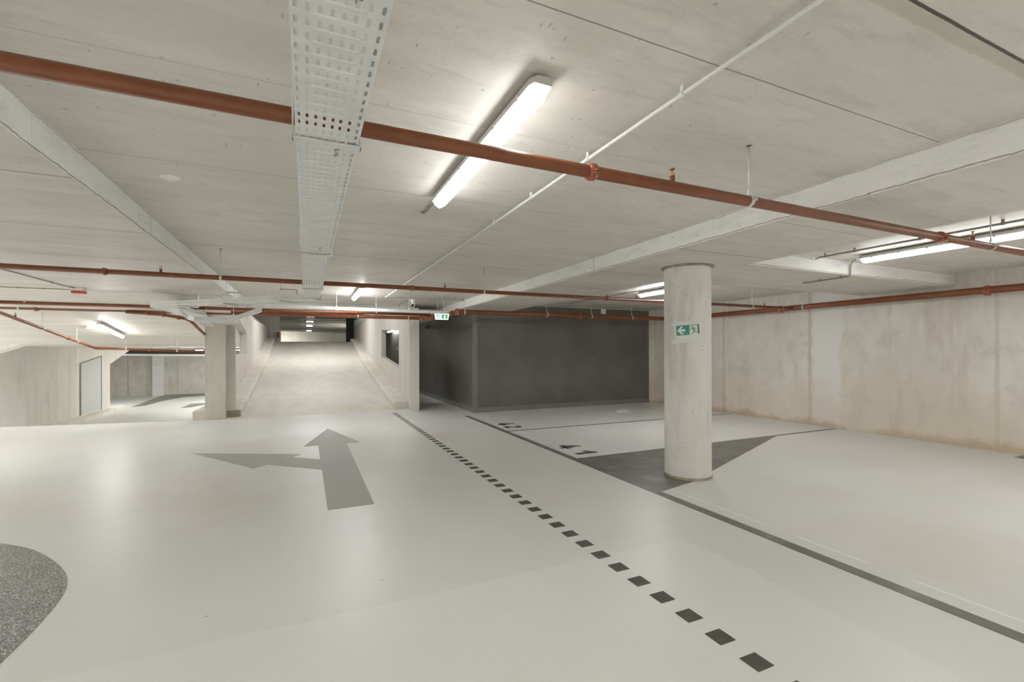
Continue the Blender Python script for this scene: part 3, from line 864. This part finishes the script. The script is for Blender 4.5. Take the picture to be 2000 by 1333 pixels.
# z-shaped cable hooks pressed down from slots
hk = MB()
for y, q in ((.91, .665), (.96, .665), (1.01, .665), (1.80, .665), (1.85, .665), (3.55, .6), (3.60, .6)):
    xc = x0 + W * q
    for s_ in (-1, 1):
        hk.box(xc + s_ * .0055 - .0016, xc + s_ * .0055 + .0016, y - .002 - (s_ > 0) * .014, y + .002 + (s_ < 0) * .014, tz - .006, tz + .010)
    hk.box(xc - .006, xc + .006, y - .0018, y + .0018, tz - .006, tz + .004)
hk.build('cable_hook', M['grey_conduit'], tr)
for yb_ in (1.75, 3.80, 5.9):
    b = MB()
    b.box(x0 - .012, x1 + .012, yb_ - .018, yb_ + .018, tz - .012, tz - .004, .002)
    b.box(x0 - .012, x0 - .006, yb_ - .018, yb_ + .018, tz - .012, tz + .10, .002)
    b.box(x1 + .006, x1 + .012, yb_ - .018, yb_ + .018, tz - .012, tz + .03, .002)
    o = b.build('bracket', M['zinc'], tr)
    MB().tube([(x0 - .009, yb_, tz + .09), (x0 - .009, yb_, ZC)], .004, 8).build('rod', M['zinc'], o)

def ribbon(mb, pts, h, t=.003):
    vs = []
    for i, p in enumerate(pts):
        p = Vector(p); d = (Vector(pts[min(i + 1, len(pts) - 1)]) - Vector(pts[max(i - 1, 0)])); d.z = 0; d.normalize()
        nn = Vector((-d.y, d.x, 0)) * t / 2
        vs += [p + nn, p - nn, p - nn + Vector((0, 0, h)), p + nn + Vector((0, 0, h))]
    k = len(pts); fs = [(0, 1, 2, 3), (4 * k - 4, 4 * k - 1, 4 * k - 2, 4 * k - 3)]
    for i in range(k - 1):
        for q in range(4):
            fs.append((4 * i + q, 4 * i + (q + 1) % 4, 4 * i + 4 + (q + 1) % 4, 4 * i + 4 + q))
    mb.add(vs, fs)
def tray_run(parent, a, b, wv, hgt, slots=True, name='tray_section', pitch=.05):
    a, b = Vector(a), Vector(b); u = (b - a); L = u.length; u.normalize()
    wv = Vector(wv); Wd = wv.length
    mb = MB()
    cs = [Wd * q for q in (.1, .3, .5, .7, .9)]
    mb.slot_plate(a, u, wv, L, Wd, pitch, cs, .027, .008)
    for o in (a, a + wv):
        mb.slot_plate(o, u, (0, 0, 1), L, hgt, pitch, [hgt * .5], .028, .017)
    return mb.build(name, M['tray'], parent, thick=.0012)
tr2 = thing('cable_tray', 'galvanised cable tray angled off the lane tray toward the left', 'cable tray', (-1.2, 8, 2.25))
tray_run(tr2, (.05, 6.95, 2.235), (-2.05, 8.90, 2.235), (.145, .145, 0), .075)
o = MB().tube([(-2.05, 8.90, 2.27), (-2.2, 9.06, 2.27)], .01, 8)
cr_ = MB()
cr_.prism([(-2.05, 8.90), (-1.905, 9.045), (-1.97, 9.2), (-2.31, 9.2), (-2.29, 9.10), (-2.22, 9.04)], 2.232, 2.236)
ribbon(cr_, [(-2.04, 8.90, 2.235), (-2.16, 9.0, 2.235), (-2.25, 9.06, 2.235), (-2.30, 9.13, 2.235), (-2.31, 9.2, 2.235)], .078)
cr_.build('corner_piece', M['zinc'], tr2)
for q in (.18, .55, .88):
    px, py = .05 - 2.1 * q, 6.95 + 1.95 * q
    b = MB()
    b.tube([(px - .03, py - .03, 2.225), (px + .2, py + .2, 2.225)], .011, 4, smooth=False)
    b.tube([(px + .2, py + .2, 2.225), (px + .2, py + .2, 2.42)], .010, 4, smooth=False)
    b.tube([(px + .2, py + .2, 2.42), (px - .02, py + .2, 2.42)], .010, 4, smooth=False)
    o = b.build('bracket', M['zinc'], tr2)
    MB().tube([(px - .02, py + .2, 2.40), (px - .02, py + .2, ZL if px < -1.22 else ZC)], .004, 8).build('rod', M['zinc'], o)
tr3 = thing('cable_tray', 'galvanised cable tray turning down the slope behind square column', 'cable tray', (-2.1, 9.8, 2.1))
tray_run(tr3, (-2.31, 9.2, 2.235), (-2.10, 10.5, 2.18), (.34, 0, 0), .075)
tray_run(tr3, (-2.02, 10.72, 2.19), (-2.02, 11.62, 2.055), (.22, 0, 0), .045)
cv = MB()
ribbon(cv, [(-1.94, 9.32, 2.19), (-1.93, 9.55, 2.11), (-1.90, 9.68, 2.07), (-1.83, 9.77, 2.05), (-1.72, 9.80, 2.045)], .085)
cv.build('corner_piece', M['zinc'], tr3)
tr4 = thing('cable_tray', 'galvanised side-slotted cable tray crossing in front of the ramp', 'cable tray', (0, 9.8, 2.2))
tray_run(tr4, (-1.74, 9.8, 2.045), (-1.233, 9.8, 2.075), (0, .2, 0), .085)
tray_run(tr4, (-1.233, 9.8, 2.075), (-.776, 9.8, 2.27), (0, .2, 0), .08)
tray_run(tr4, (-.776, 9.8, 2.348), (3.1, 9.8, 2.33), (0, .12, 0), .06)
for px, zt in ((-1.22, 2.20), (-.72, 2.38), (.55, 2.43), (2.0, 2.43), (2.75, 2.43)):
    zb = 2.07 if px < -1 else 2.345
    b = MB()
    b.box(px - .015, px + .015, 9.78, 9.94, zb - .014, zb - .005)
    b.box(px - .015, px + .015, 9.775, 9.785, zb - .02, zt)
    o = b.build('bracket', M['zinc'], tr4)
    MB().tube([(px, 9.78, zt - .02), (px, 9.78, 2.45 if px < -1.4 else ZC)], .005, 8).build('rod', M['zinc'], o)

# ------------------------------------------------------------------ lamps
def tube_light(parent, x, y, z, lx, ly, watts):
    l = bpy.data.lights.new('tube_light', 'AREA')
    l.shape = 'RECTANGLE'; l.size = lx; l.size_y = ly; l.energy = watts; l.color = (.985, .985, .975)
    o = bpy.data.objects.new('tube_light', l); C.objects.link(o)
    o.parent = parent
    o.location = Vector((x, y, z)) - parent.location
def lamp(label, x, y0, y1, zt, k=0.0, w=.052, mat='tube', group=None, clips=True, watts=0):
    """sealed strip lamp: housing against the slab, glowing rounded cover below, clips; k = slope of the slab"""
    t = thing('strip_lamp', label, 'lamp', (x, (y0 + y1) / 2, zt - .1), group)
    def z(y): return zt - k * (y - y0)
    sec_h = [(-w * .6, -.012), (-w, -.030), (-w, -.056), (w, -.056), (w, -.030), (w * .6, -.012)]
    sec_d = [(w * .94 * math.cos(PI + PI * q / 10), -.054 + .056 * math.sin(PI + PI * q / 10)) for q in (0, 2, 5, 8, 10)]
    def ext(sec, ya, yb, round_=True):
        mb = MB(); n = len(sec); st = [(ya, .80), (ya + .03, 1), (yb - .03, 1), (yb, .80)]
        vs = []; fs = []
        for yy, f in st:
            for a, b in sec:
                vs.append((x + a * f, yy, z(yy) + (b + .056) * f - .056))
        for i in range(len(st) - 1):
            for q in range(n):
                fs.append((i * n + q, i * n + (q + 1) % n, (i + 1) * n + (q + 1) % n, (i + 1) * n + q))
        fs += [tuple(range(n)), tuple(range((len(st) - 1) * n, len(st) * n))]
        return mb.add(vs, fs)
    h = ext(sec_h, y0, y1)
    for yy in (y0 + .3, y1 - .3):
        h.box(x - .02, x + .02, yy - .02, yy + .02, z(yy) - .016, z(yy))
    h.build('housing', M['housing'], t)
    ext(sec_d, y0 + .03, y1 - .02).build('diffuser', M[mat], t)
    if watts:
        tube_light(t, x, (y0 + y1) / 2, (z(y0) + z(y1)) / 2 - .125 - (k * .75), .08, y1 - y0 - .1, watts)
    for q in range(6 if clips else 0):
        yy = y0 + .15 + (y1 - y0 - .3) * q / 5
        for s_ in (-1, 1):
            c = MB().box(x + s_ * w - .004, x + s_ * w + .004, yy - .012, yy + .012, z(yy) - .066, z(yy) - .040)
            c.build('clip', M['housing'], t)
    return t
lamp('bright strip lamp on high ceiling, nearest along the lane', .92, 1.72, 3.42, ZC)
lamp('small strip lamp further down the lane before the ramp', .92, 8.6, 10.25, ZC, mat='tube_mid')
lamp('strip lamp in ceiling recess above right wall', 6.33, 1.78, 3.44, ZC, w=.06)
lamp('strip lamp partly hidden behind round column', 6.15, 5.75, 7.4, ZC, w=.06, mat='tube_mid')
lamp('strip lamp on the sloping ceiling at left', -3.84, 11.9, 13.25, sz(11.9) - .015, k=.15, w=.042, mat='tube_mid')
lamp('strip lamp on low slab beyond the left picture edge', -5.6, 7.4, 9.0, ZL, mat='tube_unseen', watts=26)
lamp('added fill lamp on sloping slab beyond left picture edge', -8.0, 13.2, 14.6, sz(13.2) - .015, k=.15, mat='tube_unseen', clips=False, watts=34)  # out of view, added to brighten the way down
for i, (x, y, zt) in enumerate(((.92, -3.6, ZC), (6.3, -1.9, ZC), (-4.6, 1.0, ZL), (-4.6, -3.6, ZL), (-9.0, 3.5, ZL), (-9.0, 10.6, 2.3))):  # unseen lamps added to even out the light in the hall
    lamp(['added fill lamp over lane behind camera', 'added fill lamp over right bays behind camera', 'added fill lamp over left bays beside camera', 'added fill lamp over left bays behind camera',
          'added fill lamp near far left wall', 'added fill lamp above the way down beyond left edge'][i], x, y, y + 1.6, zt, clips=False, mat='tube_unseen', watts=(20, 26, 22, 26, 22, 30)[i])
lamp('strip lamp in passage seen through ramp wall opening', 3.52, 20.6, 22.2, ZL)
def xlamp(label, x0_, x1_, y, z, mat, watts=0):
    t = thing('strip_lamp', label, 'lamp', ((x0_ + x1_) / 2, y, z))
    MB().box(x0_, x1_, y - .06, y + .06, z + .02, z + .06, .01).build('housing', M['housing'], t)
    MB().tube([(x0_ + .02, y, z), (x1_ - .02, y, z)], .05, 12).build('diffuser', M[mat], t)
    if watts:
        tube_light(t, (x0_ + x1_) / 2, y, z - .06, x1_ - x0_ - .05, .08, watts)
xlamp('left glowing lamp before far wall of lower floor', -4.54, -4.12, 20, 1.612, 'tube_small')
xlamp('right glowing lamp near square column on lower floor', -3.72, -3.44, 20, 1.608, 'tube_small')
for i, (x, y) in enumerate(((-9.5, 25),)):  # hidden lamp added to brighten the lower floor
    xlamp(['added fill lamp over lower bays hidden by the curved wall'][i], x, x + 1.3, y, 1.625, 'tube_unseen', 30)
for i, y in enumerate((22.5, 26.5, 29.8)):  # more hidden lamps, added to lift the lower floor and far wall
    xlamp(('nearest', 'middle', 'farthest')[i] + ' added fill lamp over lower floor hidden by the square column', -3.1, -2.2, y, 1.625, 'tube_unseen', (30, 45, 0)[i])
for i, y in enumerate((33, 38.5, 45, 55)):
    xlamp(['nearest lamp of upper deck seen over ramp', 'second lamp of upper deck over ramp', 'third lamp of upper deck over ramp', 'farthest lamp of upper deck over ramp'][i], .0, .5, y, 3.84, 'tube_up')
xlamp('added fill lamp above ramp between slab levels', -.4, 1.2, 20, 3.95, 'tube_unseen', 26)  # unseen, added to brighten the ramp
xlamp('added fill lamp above lower half of the ramp', -.4, 1.2, 14.5, 4.1, 'tube_unseen', 17)  # second unseen lamp added for the ramp
for i, (xx, yy) in enumerate(((-3.7, 30), (-3.7, 45), (-3.7, 63), (5.2, 30), (5.2, 45), (5.2, 63))):  # added beside the portal, out of sight, to light the upper deck
    xlamp(('left' if xx < 0 else 'right') + ' side fill lamp added on upper deck, ' + ('nearest', 'middle', 'farthest')[i % 3] + ' of its row', xx - .2, xx + .6, yy, 3.80, 'tube_unseen', (0, 0, 55)[i % 3] if xx < 0 else (0, 60, 0)[i % 3])

# ------------------------------------------------------------------ conduits and small things
def conduit(label, pts, r, mat, clips, name='conduit', ceil=ZC):
    t = thing(name, label, 'conduit', pts[0])
    MB().tube(pts, r, 12).build('tube_run', M[mat], t)
    for p in clips:
        p = Vector(p)
        mb = MB().tube([p - Vector((0, .012, 0)), p + Vector((0, .012, 0))], r * 1.35, 10)
        mb.box(p.x - .006, p.x + .006, p.y - .01, p.y + .01, p.z, ceil)
        mb.build('clip', M[mat], t)
    return t
cz = ZC - .038
conduit('long white conduit on ceiling right of lane lamp', [(1.56, -2, cz), (1.545, .9, cz), (1.53, 9.95, cz), (1.56, 9.99, cz), (3.3, 9.99, cz)], .0105, 'white_pipe',
        [(1.552, .3, cz)] + [(1.542 - .001 * k, 1.56 + .755 * k, cz) for k in range(11)])
conduit('grey conduit on recess ceiling left of strip lamp', [(5.80, -2, cz), (5.80, 3.62, cz), (5.86, 3.70, cz)], .011, 'grey_conduit', [(5.80, 1.98 + .62 * k, cz) for k in range(3)] + [(5.80, 3.55, cz)])
conduit('second grey conduit at edge of ceiling recess', [(5.2, -2, cz), (5.2, 3.70, cz)], .02, 'housing', [(5.2, 3.0, cz)])
conduit('thin grey conduit on recess ceiling beyond column', [(5.80, 5.1, cz), (5.80, 9.5, cz)], .009, 'grey_conduit', [(5.80, 6.2, cz), (5.80, 8, cz)])
conduit('bent grey conduit over the cross beam edge', [(6.62, 4.36, 2.485), (6.60, 4.25, 2.478), (6.57, 3.72, 2.478), (6.56, 3.695, 2.49), (6.56, 3.69, 2.62), (6.54, 3.66, 2.655), (6.36, 3.5, 2.655)], .010, 'grey_conduit',
        [(6.59, 4.1, 2.478), (6.575, 3.82, 2.478)], ceil=ZL)
conduit('short dark cable end by far end of lane lamp', [(.915, 3.42, 2.66), (.91, 3.84, 2.672), (.90, 3.88, 2.688)], .009, 'grey_conduit', [(.912, 3.70, 2.668)])
conduit('white conduit on ceiling above dark storage wall', [(5.3, 10.4, cz), (9.0, 10.4, cz)], .009, 'white_pipe', [(5.9, 10.4, cz)])
conduit('thin grey conduit on low slab toward red beacon', [(-3.27, 3.0, ZL - .012), (-3.27, 8.9, ZL - .012), (-3.22, 9.12, ZL - .012)], .007, 'grey_conduit', [(-3.27, 6.6, ZL - .012), (-3.27, 8.55, ZL - .012)], ceil=ZL)
conduit('dark cable line along left ceiling joint to red beacon', [(-7, 9.42, ZL - .010), (-3.35, 9.42, ZL - .010), (-3.22, 9.22, ZL - .012)], .006, 'grey_conduit', [(-4.0, 9.42, ZL - .010), (-3.7, 9.42, ZL - .01)], ceil=ZL)
# round blank plate
o = MB().lathe([(.0005, -.008), (.05, -.008), (.058, -.003), (.058, 0)], (-.844, 3.795, ZC), 32).build('ceiling_plate', M['white'])
tag(o, 'round white cover plate on ceiling by left beam', 'cover plate')
# red and white beacon
t = thing('alarm_beacon', 'white box with red lower half under left ceiling', 'alarm', (-3.2, 9.17, 2.41))
MB().box(-3.27, -3.12, 9.10, 9.24, 2.45, 2.50, .006).build('housing', M['white'], t)
MB().prism([(-3.27, 2.45), (-3.12, 2.45), (-3.125, 2.41), (-3.265, 2.41)], 9.105, 9.235, 'y').build('red_lens', M['red_plastic'], t)
# dome camera
t = thing('security_camera', 'white turret camera under ceiling end above ramp', 'camera', (2.2, 10.45, 2.5))
MB().lathe([(.001, 0), (.062, 0), (.062, -.03), (.05, -.05), (.045, -.07)], (2.22, 10.45, ZC), 24).build('base', M['white'], t)
MB().lathe([(.001, .055), (.035, .045), (.052, .015), (.055, -.01), (.045, -.04), (.02, -.06), (.001, -.062)], (2.22, 10.45, ZC - .11), 24).build('ball', M['white'], t)
MB().tube([(2.20, 10.40, ZC - .13), (2.185, 10.36, ZC - .15)], .026, 16).build('lens', M['black_plastic'], t)
MB().tube([(2.18, 10.45, ZC - .03), (2.02, 10.5, ZC - .05), (1.92, 10.55, ZC - .14), (1.9, 10.4, ZC - .2)], .007, 8).build('cable', M['grey_conduit'], t)
# lit exit sign
t = thing('exit_sign', 'lit green exit sign hanging in front of the dark wall', 'sign', (2.80, 9.3, 2.24))
sx0, sx1, sy, sb, st_ = 2.43, 2.73, 9.30, 2.165, 2.285
MB().prism([(sx0, st_), (sx1, st_), (sx1 - .02, sb), (sx0 + .02, sb)], sy, sy + .05, 'y').build('housing', M['sign_white'], t)
def flat(polys, mat, name, off):
    mb = MB()
    for p in polys:
        mb.prism([(sx0 + a, sb + b) for a, b in p], sy - off, sy - off + .002, 'y')
    mb.build(name, M[mat], t)
flat([rect(.035, .095, .02, .105), rect(.14, .265, .02, .105)], 'sign_green', 'green_field', .003)
flat([[(.19, .03), (.215, .03), (.215, .06), (.235, .06), (.2025, .095), (.17, .06), (.19, .06)]], 'sign_white', 'arrow', .006)
flat([circ(.07, .09, .008), bar(.065, .078, .06, .05, .016), bar(.06, .05, .045, .028, .009), bar(.062, .05, .08, .035, .009), bar(.066, .075, .085, .06, .007)], 'sign_white', 'running_figure', .006)
sr = MB()
for q in (.06, .24):
    sr.tube([(sx0 + q, sy + .02, st_), (sx0 + q, sy + .02, ZC)], .003, 8)
sr.build('suspension_wire', M['zinc'], t)
# black camera and switch on dark wall, white box above
t = thing('wall_camera', 'small black cylinder camera on side of dark storage wall', 'camera', (BX - .05, 15.1, 2.30))
MB().tube([(BX + .015, 15.2, 2.31), (BX - .06, 15.15, 2.31)], .035, 12).build('mount', M['black_plastic'], t)
MB().tube([(BX - .06, 15.2, 2.31), (BX - .10, 14.95, 2.30)], .05, 16).build('body', M['black_plastic'], t)
o = MB().box(7.45, 7.59, BY - .03, BY + .015, 2.53, 2.66, .004).build('sensor_box', M['white'])
tag(o, 'small white square box near top of dark storage wall', 'sensor')
o = MB().box(BX - .02, BX + .015, 20.6, 20.76, 1.55, 1.69, .004).build('light_switch', M['white'])
tag(o, 'white switch on dark wall seen through ramp opening', 'switch')
# fire hose reel niche glimpsed at ramp top
t = thing('hose_reel', 'red hose reel at top left of the ramp', 'hose reel', (-1.2, 26.6, 2.01))
MB().box(-1.42, -1.22, 26.75, 26.9, 2.05, 2.62, .01).build('cabinet', M['leftwall'], t)
MB().lathe([(.05, -.04), (.16, -.04), (.16, .04), (.05, .04)], (-1.32, 26.68, 2.38), 20, 'x').build('reel', M['red_plastic'], t)
# crumpled film on floor
mb = MB(); n_ = 14
pts = []
for i in range(n_):
    for j in range(8):
        u_ = i / (n_ - 1); v_ = j / 7
        e = math.sin(PI * u_) * math.sin(PI * v_)
        pts.append((6.80 + .5 * u_ + .03 * random.random(), 8.95 + .28 * v_ + .10 * u_ + .03 * random.random(), .006 + e * (.015 + .07 * random.random())))
mb.add(pts, [(i * 8 + j, i * 8 + j + 1, (i + 1) * 8 + j + 1, (i + 1) * 8 + j) for i in range(n_ - 1) for j in range(7)], False)
tag(mb.build('plastic_film', M['litter'], thick=.002), 'crumpled white plastic film lying on floor before dark wall', 'litter')
